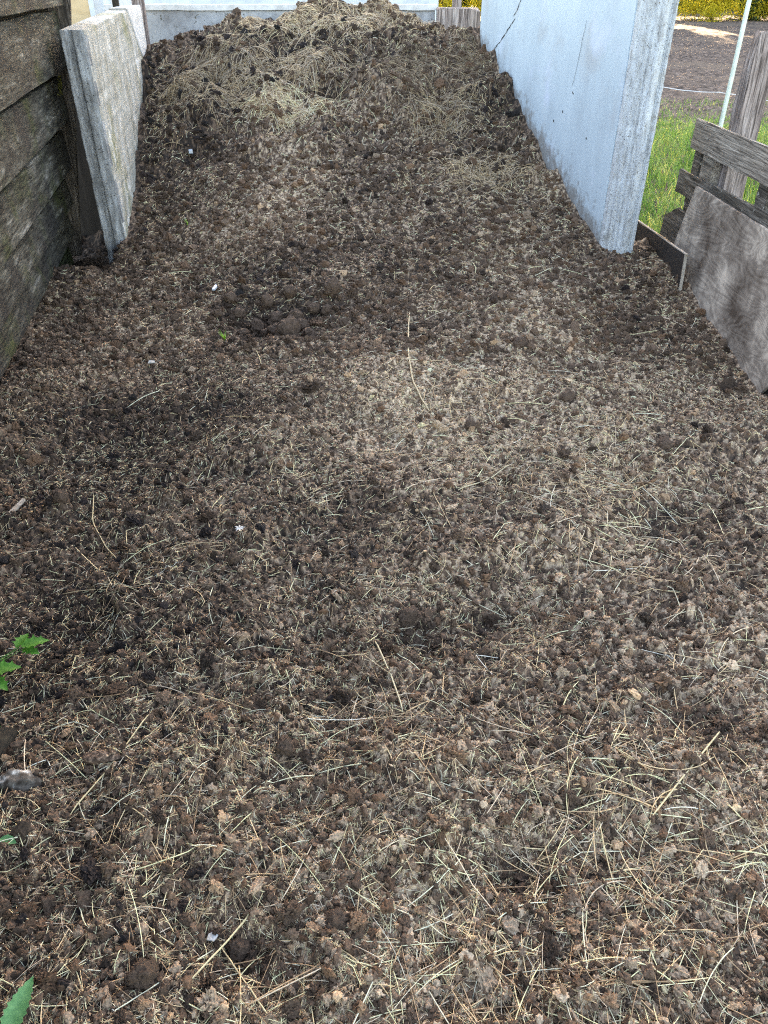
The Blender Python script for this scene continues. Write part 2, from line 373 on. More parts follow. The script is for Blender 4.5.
# ------------------------------------------------------------------ loose crumbs on the surface (uncountable: one object)
def ico(sub):
    bm = bmesh.new(); bmesh.ops.create_icosphere(bm, subdivisions=sub, radius=1)
    v = np.array([p.co[:] for p in bm.verts]); f = np.array([[q.index for q in p.verts] for p in bm.faces]); bm.free(); return v, f
def lumpy(v, amp, fr, seed):
    return np.array([np.array(p)*(1 + amp*N3(p, fr, seed) + amp*.5*N3(p, fr*2.3, seed+3)) for p in v])
def randrot(n):
    q = rng.normal(size=(n, 4)); q /= np.linalg.norm(q, axis=1)[:, None]; a, b, c, d = q.T
    return np.stack([1-2*(c*c+d*d), 2*(b*c-a*d), 2*(b*d+a*c), 2*(b*c+a*d), 1-2*(b*b+d*d), 2*(c*d-a*b), 2*(b*d-a*c), 2*(c*d+a*b), 1-2*(b*b+c*c)], 1).reshape(n, 3, 3)
Vs, Fs, Cs = [], [], []; off = 0
def crumbs(n, sub, rmin, rmax, pw, tone, power=1.0, y1=9.1, y0=.45, sg=.32):
    global off
    bv, bf = ico(sub); tm = [lumpy(bv, .5, 1.5, 3.1*i)*np.array([1.15, .95, .75]) for i in range(6)]
    if sub > 2: tm = [np.array([p*(1 + .35*N3(p, 5, i) + .3*N3(p, 10, i+7)) for p in q]) for i, q in enumerate(tm)]
    P = sample(n, power, y0=y0, y1=y1); r = rmin*(rmax/rmin)**(rng.random(n)**pw)*(.75 + .13*P[:, 1])
    z = height(P[:, 0], P[:, 1])
    S = 1 + .25*rng.normal(size=(n, 3)).clip(-1.2, 1.6); S = np.abs(S)*r[:, None]
    R = randrot(n); T = rng.integers(0, 6, n)
    dry_glare = dryness_glare(P[:, 0], P[:, 1])
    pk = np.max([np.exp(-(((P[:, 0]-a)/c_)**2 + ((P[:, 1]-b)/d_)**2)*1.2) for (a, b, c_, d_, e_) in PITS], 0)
    c = pal(np.clip(tone + sg*rng.normal(size=n), 0, 1), dry_glare, np.clip(pk*1.05, 0, 1))*(1 + .12*rng.normal(size=(n, 1)))
    warm = rng.random(n) < .25; c[warm] *= np.array([1.12, 1.0, .88])
    for k in range(6):
        m = T == k; nk = m.sum()
        if not nk: continue
        vv = np.einsum('nij,nvj->nvi', R[m], tm[k][None]*S[m][:, None, :])
        vv += np.stack([P[m, 0], P[m, 1], z[m] + r[m]*.25], 1)[:, None, :]
        Vs.append(vv.reshape(-1, 3)); Fs.append((bf[None] + (np.arange(nk)*len(bv))[:, None, None] + off).reshape(-1, 3))
        Cs.append(np.repeat(np.clip(c[m], .01, .6), len(bv), 0)); off += nk*len(bv)
crumbs(110000, 1, .0018, .006, 1.2, .60)
crumbs(9000, 2, .005, .012, 1.6, .48, sg=.24)
crumbs(45000, 1, .0022, .007, 1.3, .52, y0=3.0, sg=.27)
crumbs(5500, 3, .007, .018, 1.9, .40, y0=3.6, sg=.14)
crumbs(3200, 3, .009, .016, 1.6, .5)
crumbs(260, 4, .014, .026, 1.5, .40, 1.0, 7)
o = link('manure_crumbs', np.concatenate(Vs), np.concatenate(Fs), M['manure'], smooth=False, cols=np.concatenate(Cs))
tag(o, 'loose dark and tan crumbs of manure lying over the whole heap', 'manure crumbs', kind='stuff')

# ------------------------------------------------------------------ straw
def tubes(P, r, cols):
    """P: n,k,3 centre lines; r: n radius -> triangular tubes tapering to the ends"""
    n, k, _ = P.shape
    T = np.gradient(P, axis=1); T /= np.linalg.norm(T, axis=2)[..., None] + 1e-9
    up = np.array([0, 0, 1.])+.2*rng.normal(size=(n, 1, 3)); Sx = np.cross(T, up); Sx /= np.linalg.norm(Sx, axis=2)[..., None] + 1e-9
    U = np.cross(Sx, T)
    tp = np.ones(k); tp[-1] = .45; tp[0] = .8
    rr = (r[:, None]*tp[None])[..., None]
    ring = np.stack([P + rr*(math.cos(a)*Sx*1.25 + math.sin(a)*U*.8) for a in (math.pi/2, math.pi*7/6, math.pi*11/6)], 2)  # n,k,3,3
    V = ring.reshape(-1, 3)
    base = (np.arange(n)*k*3)[:, None, None]
    f = []
    for i in range(k-1):
        for j in range(3): f.append((i*3+j, i*3+(j+1) % 3, (i+1)*3+(j+1) % 3, (i+1)*3+j))
    Fq = (np.array(f)[None] + base).reshape(-1, 4)
    return V, Fq, np.repeat(cols, k*3, 0)
def strands(P0, length, rad, k, curl, lift, cols, kink=.15, tilt=0.0):
    n = len(P0); th = rng.random(n)*2*math.pi; cu = curl*rng.normal(size=n)
    t = np.linspace(0, 1, k)
    kk = (rng.random(n) < kink)[:, None]*rng.normal(size=(n, 1))*1.1*(t[None] > rng.random((n, 1)))
    ang = th[:, None] + cu[:, None]*t[None] + kk
    st = length[:, None]/(k-1)
    x = P0[:, 0:1] + np.concatenate([np.zeros((n, 1)), np.cumsum(np.cos(ang[:, :-1])*st, 1)], 1)
    y = P0[:, 1:2] + np.concatenate([np.zeros((n, 1)), np.cumsum(np.sin(ang[:, :-1])*st, 1)], 1)
    ok = inside(x, y).all(1); x = x[ok]; y = y[ok]; n = len(x); cu = cu[ok]; L = length[ok]
    h = height(x, y)
    # lie on the high points: a chord over the heights, sagging between
    tt = t[None]; A = np.stack([np.ones(k), t], 1); coef = np.linalg.lstsq(A, h.T, rcond=None)[0]; fit = (A@coef).T
    res = (h-fit).max(1)[:, None]
    z = fit + res*(-.15 + .75*rng.random((n, 1))) + rad[ok][:, None] + lift*rng.random((n, 1))*L[:, None]*(np.sin(tt*math.pi) + .6*rng.normal(size=(n, 1))*(tt-.3)) 
    z = np.where(rng.random((n, 1)) < .8, np.maximum(z, h + .0008), z)
    return np.stack([x, y, z], -1), rad[ok], cols[ok]
def strawcol(n, bright=1.0, grey=.3):
    a = np.array([.82, .615, .40]); b = np.array([.72, .59, .48]); d = np.array([.34, .23, .15])
    g = rng.random((n, 1)) < grey; k = rng.random((n, 1)) < .33
    c = np.where(g, b, a); c = np.where(k, d, c)
    return np.clip(c*bright*(.65 + .6*rng.random((n, 1))), .02, .8)
SV, SF, SC = [], [], []; so_ = 0
def add_straw(P, r, c):
    global so_
    v, f, cc = tubes(P, r, c); SV.append(v); SF.append(f+so_); SC.append(cc); so_ += len(v)
n = 210000; P0 = sample(n); ys = P0[:, 1]
dens = rng.random(n) < np.clip(.5 + .9*fbm(P0[:, 0]*2.2, ys*2.2, 81, 3) + .25*sstep(-1, 1, P0[:, 0]) + .15*sstep(2, 4, ys), .15, 1)
P0 = P0[dens]; n = len(P0); ys = P0[:, 1]
add_straw(*strands(P0, (.006 + .022*rng.random(n)**1.6)*(.8 + .16*ys), .00045*(.7+.40*ys)*(.6+.8*rng.random(n)), 4, .5, .15, strawcol(n, 1.15)))
n = 9500; P0 = sample(n); ys = P0[:, 1]
dn = rng.random(n) < np.clip(.38 + 1.1*fbm(P0[:, 0]*2.6+3, ys*2.6, 83, 3) + .3*sstep(-1, .9, P0[:, 0]) + .25*sstep(1.9, .9, ys), .05, 1)
P0 = P0[dn]; n = len(P0); ys = P0[:, 1]
add_straw(*strands(P0, .03 + .075*rng.random(n)**1.5, .00085*(.7+.20*ys)*(.6+.8*rng.random(n)), 7, .4, .10, strawcol(n, 1.15, .35)))
n = 1100; P0 = sample(n); ys = P0[:, 1]
dn = rng.random(n) < np.clip(.2 + .5*sstep(-1, .9, P0[:, 0]) + .6*sstep(1.7, .9, ys), .05, 1)
P0 = P0[dn]; n = len(P0); ys = P0[:, 1]
add_straw(*strands(P0, .10 + .14*rng.random(n)**1.5, .00115*(.8+.13*ys)*(.6+.7*rng.random(n)), 10, .45, .07, strawcol(n, 1.3, .3), kink=.3))
o = link('straw_litter', np.concatenate(SV), np.concatenate(SF), M['straw'], smooth=True, cols=np.concatenate(SC))
tag(o, 'thin pale straw and hay bits strewn over the manure', 'straw', kind='stuff')
# tufts and mats of hay
SV, SF, SC = [], [], []; so_ = 0
HAY = [(-.76, 6.95, .30, .20, 2200, 1.1), (-.72, 7.5, .36, .22, 1300, .8), (-1.55, 7.4, .4, .45, 2400, .62), (-1.2, 7.2, .3, .25, 900, .7), (-.5, 8.15, .5, .25, 2000, .95), (.15, 8.5, .35, .3, 1700, .85), (-1.2, 8.2, .5, .3, 1000, .8),
       (.75, 6.05, .26, .22, 1000, .72), (.5, 6.9, .3, .25, 700, .6), (.2, 7.4, .5, .4, 900, .42), (.75, 7.7, .22, .4, 600, .42), (.45, .95, .22, .16, 90, 1.2), (.15, .72, .25, .10, 80, 1.2),
       (.55, 1.25, .25, .14, 90, 1.1), (.9, 2.1, .2, .3, 110, 1.1), (-.8, 2.0, .16, .14, 50, 1.1), (.05, 1.35, .12, .12, 60, 1.1), (.85, .95, .15, .1, 90, 1.2), (.28, 3.1, .3, .5, 260, .9), (.75, 2.6, .3, .4, 200, .95)]
for (hx, hy, rx, ry, n, br) in HAY:
    P0 = np.stack([hx + rx*rng.normal(size=n)*.6, hy + ry*rng.normal(size=n)*.6], 1)
    far = hy > 5.5
    L = (.05 + .13*rng.random(n)) if far else (.05 + .14*rng.random(n))
    r = np.full(n, .0015 if far else .0010)*(.6+.7*rng.random(n))
    add_straw(*strands(P0, L, r, 8, .8 if far else .5, .20 if far else .08, strawcol(n, br, .45 if far else .3), kink=.3))
o = link('hay_mat', np.concatenate(SV), np.concatenate(SF), M['straw'], smooth=True, cols=np.concatenate(SC))
tag(o, 'matted tufts of bleached hay on the raised back of the heap', 'hay', kind='stuff')

# ------------------------------------------------------------------ field, grass, far wood and shrubs
gx = np.concatenate([np.linspace(-400, -12, 16), np.linspace(-11, -2, 30), np.linspace(-1.8, 30, 500), np.linspace(32, 400, 20)])
gy = np.concatenate([np.linspace(-60, -3, 10), np.linspace(-2.6, 4.8, 20), np.linspace(5, 24, 420), np.linspace(24.1, 50, 200), np.linspace(52, 900, 30)])
GY, GX = np.meshgrid(gy, gx, indexing='ij')
near = sstep(-3, 0, GX)*(1-sstep(30, 40, GX))*(1-sstep(48, 60, GY))*sstep(4, 6, GY)
_, w1, w2 = worley(GX/.22, GY/.22, 301)
GZ = -.06 + near*(.04 + .05*fbm(GX*.8, GY*.8, 305, 3) + .07*fbm(GX*6, GY*6, 311, 2)*(.5+.5*w1) + .03*vnoise(GX*17, GY*17, 313))
ii = np.arange(GX.size).reshape(GX.shape)
GZ = GZ - .3*sstep(-3.2, -2.9, GX)*(1-sstep(1.1, 1.4, GX))*(1-sstep(8.8, 9.3, GY))
Fg = np.stack([ii[:-1, :-1], ii[:-1, 1:], ii[1:, 1:], ii[1:, :-1]], -1).reshape(-1, 4)
o = link('ground', np.stack([GX, GY, GZ], -1).reshape(-1, 3), Fg, M['soil'], smooth=True)
o['kind'] = 'structure'

def blades(n, xf, yf, hf, wid, colr, name, label):
    x = xf(n); y = yf(n); h = hf(n, x, y); th = rng.random(n)*6.283; ln = (.25 + .5*rng.random(n))*h
    k = 5; t = np.linspace(0, 1, k)
    cx = x[:, None] + np.cos(th)[:, None]*ln[:, None]*t**2; cy = y[:, None] + np.sin(th)[:, None]*ln[:, None]*t**2
    cz = -.03 + h[:, None]*(t - .25*t**3)
    sx = -np.sin(th+.6*rng.normal(size=n))[:, None]; sy = np.cos(th)[:, None]; wv = wid*(1-t**1.5*.95)[None]*(.6+.8*rng.random(n))[:, None]
    Lf = np.stack([cx-sx*wv, cy-sy*wv, cz], -1); Rt = np.stack([cx+sx*wv, cy+sy*wv, cz], -1)
    V = np.stack([Lf, Rt], 2).reshape(-1, 3); f = np.array([(2*i, 2*i+1, 2*i+3, 2*i+2) for i in range(k-1)])
    Fq = (f[None] + (np.arange(n)*2*k)[:, None, None]).reshape(-1, 4)
    c = colr(n)
    return tag(link(name, V, Fq, M['grass'], smooth=True, cols=np.repeat(c, 2*k, 0)), label, 'grass', kind='stuff')
def gcol(n):
    c = np.array([.95, 1.0, .9])*(.7+.6*rng.random((n, 1))); dryb = rng.random(n) < .13
    c[dryb] = np.array([2.6, 1.7, 1.6]); return c
def gxf(n): return 1.95 + 5.5*rng.random(n)**1.2
blades(26000, gxf, lambda n: 5.0 + 7.6*rng.random(n), lambda n, x, y: (.13 + .2*rng.random(n))*(1-.75*sstep(9.5, 12.4, y)), .0045, gcol,
       'grass', 'bright green grass growing between the leaning panel and the bare field')
blades(5000, gxf, lambda n: 10.5 + 4*rng.random(n)**1.5, lambda n, x, y: .05+.07*rng.random(n), .004, gcol,
       'grass', 'short sparse grass thinning out onto the bare field')

def shrub(x, y, h, rad, m, n, label, leaf=.045):
    e = empty('shrub', (x, y, -.03), label, 'shrub', 'shrubs along the far edge of the field')
    # clumped leaves
    nc = 26; cc = np.stack([rng.normal(size=nc)*rad*.45, rng.normal(size=nc)*rad*.4, .05*h + rng.random(nc)*h*.9], 1)
    k = rng.integers(0, nc, n); P = cc[k] + rng.normal(size=(n, 3))*np.array([rad*.2, rad*.2, h*.09]); P[:, 2] = np.abs(P[:, 2])
    R = randrot(n); s = leaf*(.6+.8*rng.random(n))
    q = np.array([(-1, 0, 0), (-.2, .55, .1), (1, 0, 0), (-.2, -.55, .1)])
    V = np.einsum('nij,nvj->nvi', R, q[None]*s[:, None, None]) + P[:, None] + np.array([x, y, -.03])
    link('foliage', V.reshape(-1, 3), np.arange(4*n).reshape(n, 4), m, e)
    Vb, Fb = [], []
    for i in range(7):
        a = Vector((x+random.uniform(-.1, .1), y, -.05)); b = Vector((x+random.uniform(-rad, rad)*.6, y+random.uniform(-rad, rad)*.4, h*.8))
        for t, r in ((0, .03), (.5, .02), (1, .006)):
            p = a.lerp(b, t)
            for aa in range(5): Vb.append((p.x + r*math.cos(aa*1.2566), p.y + r*math.sin(aa*1.2566), p.z))
        bs = i*15
        for s2 in range(2):
            for aa in range(5): Fb.append((bs+s2*5+aa, bs+s2*5+(aa+1) % 5, bs+s2*5+5+(aa+1) % 5, bs+s2*5+5+aa))
    link('stem', Vb, Fb, M['bark'], e)
shrub(16.0, 44.6, 2.0, 1.5, M['yellowleaf'], 9000, 'yellow-green shrub against the upper right edge of the big blue-grey panel')
shrub(18.3, 45.6, 2.6, 1.0, M['darkleaf'], 7000, 'dark green shrub left of the white rod, between two yellow ones')
shrub(19.2, 44.6, 1.8, 1.0, M['yellowleaf'], 7000, 'yellow-green shrub just left of the white rod at the far field edge')
shrub(21.3, 44.8, 2.4, 1.3, M['darkleaf'], 8000, 'dark green shrub right of the white rod above the tall post')
shrub(24.2, 44.8, 2.4, 1.6, M['darkleaf'], 6000, 'dark green shrub at the far right end of the field edge')
shrub(3.1, 44.8, 2.0, 1.0, M['yellowleaf'], 6000, 'yellow shrub seen over the left part of the brown block')
shrub(5.0, 45.2, 2.0, 1.0, M['yellowleaf'], 6000, 'yellow shrub seen between grey post and big concrete panel')

# wood added beyond the field, mostly out of view, to shade the yard
n = 60000
cx = rng.random(60)*74-26; ch = 5+rng.random(60)*13
P = np.stack([rng.random(n)*74-26, 57+rng.random(n)*9, 5 + 14*rng.random(n)], 1)
hole = (fbm(P[:, 0]*.35, P[:, 2]*.35, 401, 2) > .12) & (P[:, 2] < 9.5)
P = P[~hole]
Pu = np.stack([rng.random(9000)*74-26, 63+rng.random(9000)*3, 3.4*rng.random(9000)], 1); P = np.concatenate([P, Pu]); n = len(P)
R = randrot(n); s = .52*(.6+.8*rng.random(n)); q = np.array([(-1, 0, 0), (-.2, .7, .1), (1, 0, 0), (-.2, -.7, .1)])
V1 = (np.einsum('nij,nvj->nvi', R, q[None]*s[:, None, None]) + P[:, None]).reshape(-1, 3)
F1 = np.arange(4*n).reshape(n, 4)
V2, F2 = [], []
for i in range(24):
    tx = -25 + i*3.1 + random.uniform(-.8, .8); ty = 61 + random.uniform(-3, 3); b0 = len(V1) + len(V2)
    for z_, r_ in ((-.1, .28), (6, .2), (15, .07)):
        for a in range(6): V2.append((tx + r_*math.cos(a*1.0472), ty + r_*math.sin(a*1.0472), z_))
    for s2 in range(2):
        for a in range(6): F2.append((b0+s2*6+a, b0+s2*6+(a+1) % 6, b0+s2*6+6+(a+1) % 6, b0+s2*6+6+a))
o = link('shade_wood', np.concatenate([V1, np.array(V2)]), np.concatenate([F1, np.array(F2)]), M['darkleaf'])
tag(o, 'tall dense wood added beyond the field hedge to shade the yard', 'shade_wood', kind='stuff')

# ------------------------------------------------------------------ left wooden wall
WD = Vector((-.45, 2.32, 0)).normalized(); WN = Vector((WD.y, -WD.x, 0))   # along, towards the bay
WE = Vector((-2.41, 5.96, 0))                                               # foot of its far end
def wp(t, z, o_=0): return WE - WD*t + WN*(o_ + .17*z) + Vector((0, 0, z))   # t metres back from the far end
e = empty('plank_wall', (-2.2, 4.5, 0), 'mossy grey wall of wide overlapping wooden planks at the left edge', 'plank wall')
levels = [(-.2, .01), (.075, .235), (.29, .465), (.53, .785), (.84, 1.11), (1.155, 1.485), (1.51, 1.86)]
for i, (z0, z1) in enumerate(levels):
    rings = []; e0 = random.uniform(-.03, .03)
    for q in range(41):
        t = e0 + (7.2)*(q/40)**1.6; dz = .007*mn.noise(Vector((t*1.3, i*3.3, 0)))
        low, hi = z0+dz, z1+dz
        pts = [wp(t, low, .065), wp(t, low+(hi-low)*.35, .05), wp(t, low+(hi-low)*.7, .03), wp(t, hi, .012),
               wp(t, hi, -.018), wp(t, low+(hi-low)*.5, .004), wp(t, low, .030)]
        rings.append(pts)
    m = M['plank_moss'] if i in (0,) else M['plank']
    p = sweep('plank', rings, m, e, .0035, 7, i*2.1, .003)
    if i == 0: p['label'] = 'lowest plank, dark green with moss'
sweep('backing', [[wp(t, -.2, -.03), wp(t, 1.85, -.03), wp(t, 1.85, -.06), wp(t, -.2, -.06)] for t in (.03, 3, 7)], M['rot'], e)
# lichen crust on the second visible plank
Vm, Fm = [], []
for c in range(70):
    t = .13 + .06*random.gauss(0, 1); z = 1.02 + .075*random.gauss(0, 1); r = random.uniform(.004, .013)
    t += (1.02-z)*.3
    if not (.84 < z < 1.12 and t > .01): continue
    c0 = wp(t, z, .035); b0 = len(Vm)
    Vm.append(c0 + WN*(.004)); 
    for a in range(7):
        rr = r*random.uniform(.6, 1.2); Vm.append(c0 + WN*-.004 + WD*math.cos(a*.8976)*rr + Vector((0, 0, math.sin(a*.8976)*rr)))
    for a in range(7): Fm.append((b0, b0+1+a, b0+1+(a+1) % 7))
link('lichen', [tuple(v) for v in Vm], Fm, M['moss'], e, smooth=True)
# post carrying the planks
rings = []
for q in range(16):
    z = -.1 + 2.0*q/15
    rings.append([wp(-.07, z, .10), wp(-.02, z, .10), wp(-.02, z, -.1), wp(-.07, z, -.1)])
sweep('corner_post', rings, M['post'], e, .006, 6, 4.4, .006)

# things standing in the gap behind the slab
o = board('dark_board', (-2.75, 6.62, -.3), (-2.12, 6.62, -.3), (.0, 0, 1.62), (0, .025, 0), M['rot_board'], None, 6, .004, 9.2)
tag(o, 'wide dark brown board in the gap between plank wall and concrete slab', 'board')
o = board('beige_board', (-2.58, 7.35, .0), (-2.38, 7.42, .0), (0, 0, 1.75), (-.01, .03, 0), M['beige'], None, 6, .002, 2.2)
tag(o, 'narrow beige board standing behind the near concrete slab beside the plank wall', 'board')
o = board('pale_board', (-2.40, 7.62, 0), (-2.325, 7.64, 0), (0, 0, 1.8), (-.01, .03, 0), M['pale'], None, 6, .002, 3.2)
tag(o, 'narrow pale blue strip standing right of the beige board', 'board')
o = board('dark_board', (-2.33, 7.9, 0), (-2.28, 7.9, 0), (0, 0, 1.85), (0, .04, 0), M['rot'], None, 4, .002, 5.2)
tag(o, 'thin dark upright batten right of the pale blue strip', 'batten')
o = board('grey_board', (-2.46, 8.3, 0), (-2.28, 8.3, 0), (0, 0, 1.9), (0, .03, 0), M['cap'], None, 4, .002, 6.2)
tag(o, 'light grey board behind the cracked slab end, left of the brown post', 'board')
o = board('back_post', (-2.56, 8.72, -.1), (-2.30, 8.72, -.1), (.02, 0, 2.1), (0, .1, 0), M['purplepost'], None, 4, .01, 7.2, .012)
tag(o, 'rough brown timber post standing at the left end of the back wall', 'post')

# ------------------------------------------------------------------ concrete panels
def panel_part(name, base, d, nrm, prof, z0, z1f, lean, m, parent, nz=46, jit=.004, seed=1., js=22):
    """prof = plan outline as (along, across); across grows away from the bay"""
    b = Vector(base); d = Vector(d).normalized(); nn = Vector(nrm).normalized(); rings = []
    for q in range(nz+1):
        f = q/nz; r = []
        for (t, s) in prof:
            z = z0 + (z1f(t)-z0)*f
            r.append(b + d*t + nn*(s + lean*z) + Vector((0, 0, z)))
        rings.append(r)
    return sweep(name, rings, m, parent, jit, js, seed, .004)
RD = Vector((-.203, .979, 0)).normalized(); RN = Vector((RD.y, -RD.x, 0)); RB = Vector((1.462, 5.02, 0))
e = empty('concrete_panel', (1.5, 6.5, 0), 'big smooth blue-grey concrete panel with ribbed edge on the right of the heap', 'concrete panel', 'concrete panels')
LN = 3.06
ZT_ = lambda t: 2.05
prof_face = [(.20, 0), (.5, 0), (1.2, 0), (2, 0), (LN, 0), (LN, .15), (2, .15), (.20, .15)]
panel_part('slab', RB, RD, RN, prof_face, -.25, ZT_, .006, M['concrete_blue'], e, 20, .0015, 2., 5)
prof_rib = [(.198, .002), (.15, .003), (.13, .016), (.10, .018), (.09, .034), (.07, .036), (.062, .052), (.04, .048), (.028, .062), (.004, .068), (0, .08), (0, .105), (.02, .115), (.02, .125), (0, .132), (0, .15), (.198, .15)]
panel_part('ribbed_edge', RB, RD, RN, prof_rib, -.25, ZT_, .006, M['concrete_rib'], e, 70, .0035, 5., 26)
def ribbon(name, pts, wdt, base, d, nn, lean, off, parent, m=M['crack']):
    Vr, Fr = [], []; P = []
    for i in range(len(pts)-1):
        (t0, z0), (t1, z1) = pts[i], pts[i+1]
        for k in range(6):
            f = k/6; P.append((t0+(t1-t0)*f + random.uniform(-1, 1)*.005, z0+(z1-z0)*f + random.uniform(-1, 1)*.004))
    P.append(pts[-1])
    for i, (t, z) in enumerate(P):
        ww = wdt*random.uniform(.4, 1.3)*(1 if 0 < i < len(P)-1 else .2)
        c = Vector(base) + d*t + nn*(lean*z - off) + Vector((0, 0, z))
        Vr += [c - d*ww, c + nn*-.0015, c + d*ww]
    for i in range(len(P)-1):
        a = i*3; Fr += [(a, a+1, a+4, a+3), (a+1, a+2, a+5, a+4)]
    return link(name, [tuple(v) for v in Vr], Fr, m, parent)
def tz(x, y, z): return ((x*.942-RB.x)*RD.x + (y*.942-RB.y)*RD.y, CAM_H + (z-CAM_H)*.942)
ribbon('crack', [tz(1.10, 7.47, 1.54), tz(1.09, 7.56, 1.44), tz(1.07, 7.64, 1.40)], .007, RB, RD, RN, .006, .003, e)
ribbon('crack', [tz(1.08, 7.58, 1.39), tz(1.05, 7.72, 1.31), tz(1.03, 7.88, 1.22), tz(.99, 8.07, 1.13)], .008, RB, RD, RN, .006, .003, e)
ribbon('crack', [tz(1.37, 6.2, 1.42), tz(1.36, 6.27, 1.1), tz(1.36, 6.3, 1.02)], .0011, RB, RD, RN, .006, .003, e)
for (x, y, z) in ((1.35, 6.27, .98), (1.42, 5.95, .73), (1.30, 6.56, .76), (1.33, 6.41, .84)):
    t, zz = tz(x, y, z); ribbon('pit', [(t-.006, zz-.006), (t+.006, zz+.006)], .008, RB, RD, RN, .006, .003, e)

LB = Vector((-1.785, 5.46, 0)); LD = Vector((-.138, 1, 0)).normalized(); LNn = Vector((-LD.y, LD.x, 0))
e = empty('concrete_panel', (-1.95, 6.4, 0), 'thick upright concrete slab with grooved end on the left, green-stained face', 'concrete panel', 'concrete panels')
def ztop(t): return 1.40 + .025*t
prof = [(0, .035), (.012, .008), (.06, 0), (.6, 0), (1.3, 0), (1.62, 0), (1.86, 0), (1.86, .15), (.9, .15), (.02, .15), (0, .145), (.0, .115), (.03, .105), (.032, .085), (.0, .075)]
# the broken edge: lean the far end along the diagonal crack
def crk(z): return 1.95 + (1.45-z)*1.35
rings = []
for q in range(61):
    f = q/60; r = []
    for (t, s) in prof:
        z = -.25 + (ztop(t)+.25)*f
        if t == 1.86: t2 = crk(max(z, .5)) + .035*mn.noise(Vector((z*9, 3, 0))) + .015*mn.noise(Vector((z*31, 5, 0)))
        elif t == 1.62: t2 = crk(max(z, .5)) - .14
        else: t2 = t
        r.append(LB + LD*t2 + LNn*(s + .015*z) + Vector((0, 0, z)))
    rings.append(r)
slab = sweep('slab', rings, M['concrete_green'], e, .005, 24, 3., .004)
# the end face of the slab is bare pitted concrete
slab.data.materials.append(M['concrete_end'])
for p in slab.data.polygons:
    nn = p.normal
    c = slab.matrix_basis @ p.center + Vector(e.location)
    if (c-LB).dot(LD) < .04 and nn.dot(LD) < -.15: p.material_index = 1
e = empty('concrete_panel', (-2.2, 8.2, 0), 'paler broken-off end of the left concrete slab beyond the diagonal crack', 'concrete panel', 'concrete panels')
rings = []
for q in range(41):
    f = q/40; z = -.25 + (1.46+.25)*f
    t0 = crk(max(z, .5)) + .045 + .03*f + .035*mn.noise(Vector((z*9, 3, 0))) + .015*mn.noise(Vector((z*31, 5, 0))); t1 = max(2.95, t0+.1)
    rings.append([LB + LD*t + LNn*(s + .015*z) + Vector((0, 0, z)) for t, s in ((t0, .012), (t0+.03, .004), (t1-.02, .004), (t1, .02), (t1, .15), (t0, .15))])
sweep('slab', rings, M['cap'], e, .005, 20, 8., .004)

# ------------------------------------------------------------------ back of the bay
e = empty('back_wall', (-1, 9.4, 0), 'grey concrete wall closing the bay behind the heap', 'wall')
board('wall_face', (-2.9, 9.32, -.3), (.52, 9.32, -.3), (0, 0, 1.69), (0, .16, 0), M['concrete_wall'], e, 20, .004, 1.2)
board('coping', (-2.92, 9.295, 1.392), (.54, 9.295, 1.392), (0, 0, .05), (0, .21, 0), M['cap'], e, 30, .006, 2.6)
e = empty('timber_block', (.75, 9, 0), 'squat purple-brown timber block closing the bay beside the big concrete panel', 'timber block')
sweep('block', [[(.53, 8.98, z), (.84, 8.98, z+.0*z), (.955, 9.06, z-.03*(z > 1)), (.955, 9.3, z), (.53, 9.3, z)] for z in (-.2, .3, .6, .9, 1.2, 1.42)], M['purplepost'], e, .006, 9, 3.1, .008)
o = board('grey_post', (.705, 9.45, -.1), (.80, 9.45, -.1), (0, 0, 2.2), (0, .09, 0), M['purplepost'], None, 4, .004, 7.9, .006)
tag(o, 'grey post rising behind the purple-brown timber block', 'post')
# profiled pale sheet fence behind the back wall
rings = []; k = 120
Vc, Fc = [], []
for i in range(k+1):
    x = -6 + 6.68*i/k; yy = 11.5 + .018*math.sin(i*1.9)
    Vc += [(x, yy, -.1), (x, yy, 2.1), (x, yy+.012, 2.1), (x, yy+.012, -.1)]
for i in range(k):
    for j in range(4):
        a = i*4+j; b = i*4+(j+1) % 4; Fc.append((a, b, b+4, a+4))
Fc += [(0, 3, 2, 1), (k*4, k*4+1, k*4+2, k*4+3)]
o = fixn(link('sheet_fence', Vc, Fc, M['pale'])); tag(o, 'pale blue profiled sheet fence just showing over the back wall', 'fence')

# ------------------------------------------------------------------ right side boards and pallet
e = empty('pallet', (1.98, 4.7, 0), 'weathered wooden pallet standing on its side behind the plywood sheet', 'pallet')
board('slat', (1.925, 3.45, .80), (1.925, 5.285, .78), (.004, 0, .165), (.024, 0, 0), M['pallet'], e, 16, .004, 1.3)
board('slat', (1.925, 3.45, .565), (1.925, 5.40, .50), (.004, 0, .135), (.024, 0, 0), M['pallet_dark'], e, 16, .005, 2.3)
board('slat', (1.925, 3.45, .12), (1.925, 5.33, .10), (.004, 0, .12), (.024, 0, 0), M['pallet_dark'], e, 16, .004, 3.3)
for (a, b, m) in ((5.265, 5.145, 'pallet_dark'), (5.115, 4.93, 'pallet'), (4.27, 4.14, 'pallet_dark'), (3.60, 3.46, 'pallet_dark')):
    board('stringer', (1.953, b, -.02), (1.953, a, -.02), (.002, 0, .93), (.085, 0, 0), M[m], e, 4, .004, a)
board('slat', (2.041, 3.45, .79), (2.041, 5.28, .77), (.002, 0, .12), (.02, 0, 0), M['pallet'], e, 8, .004, 5.3)
board('slat', (2.041, 3.45, .12), (2.041, 5.28, .10), (.002, 0, .12), (.02, 0, 0), M['pallet'], e, 8, .004, 6.3)

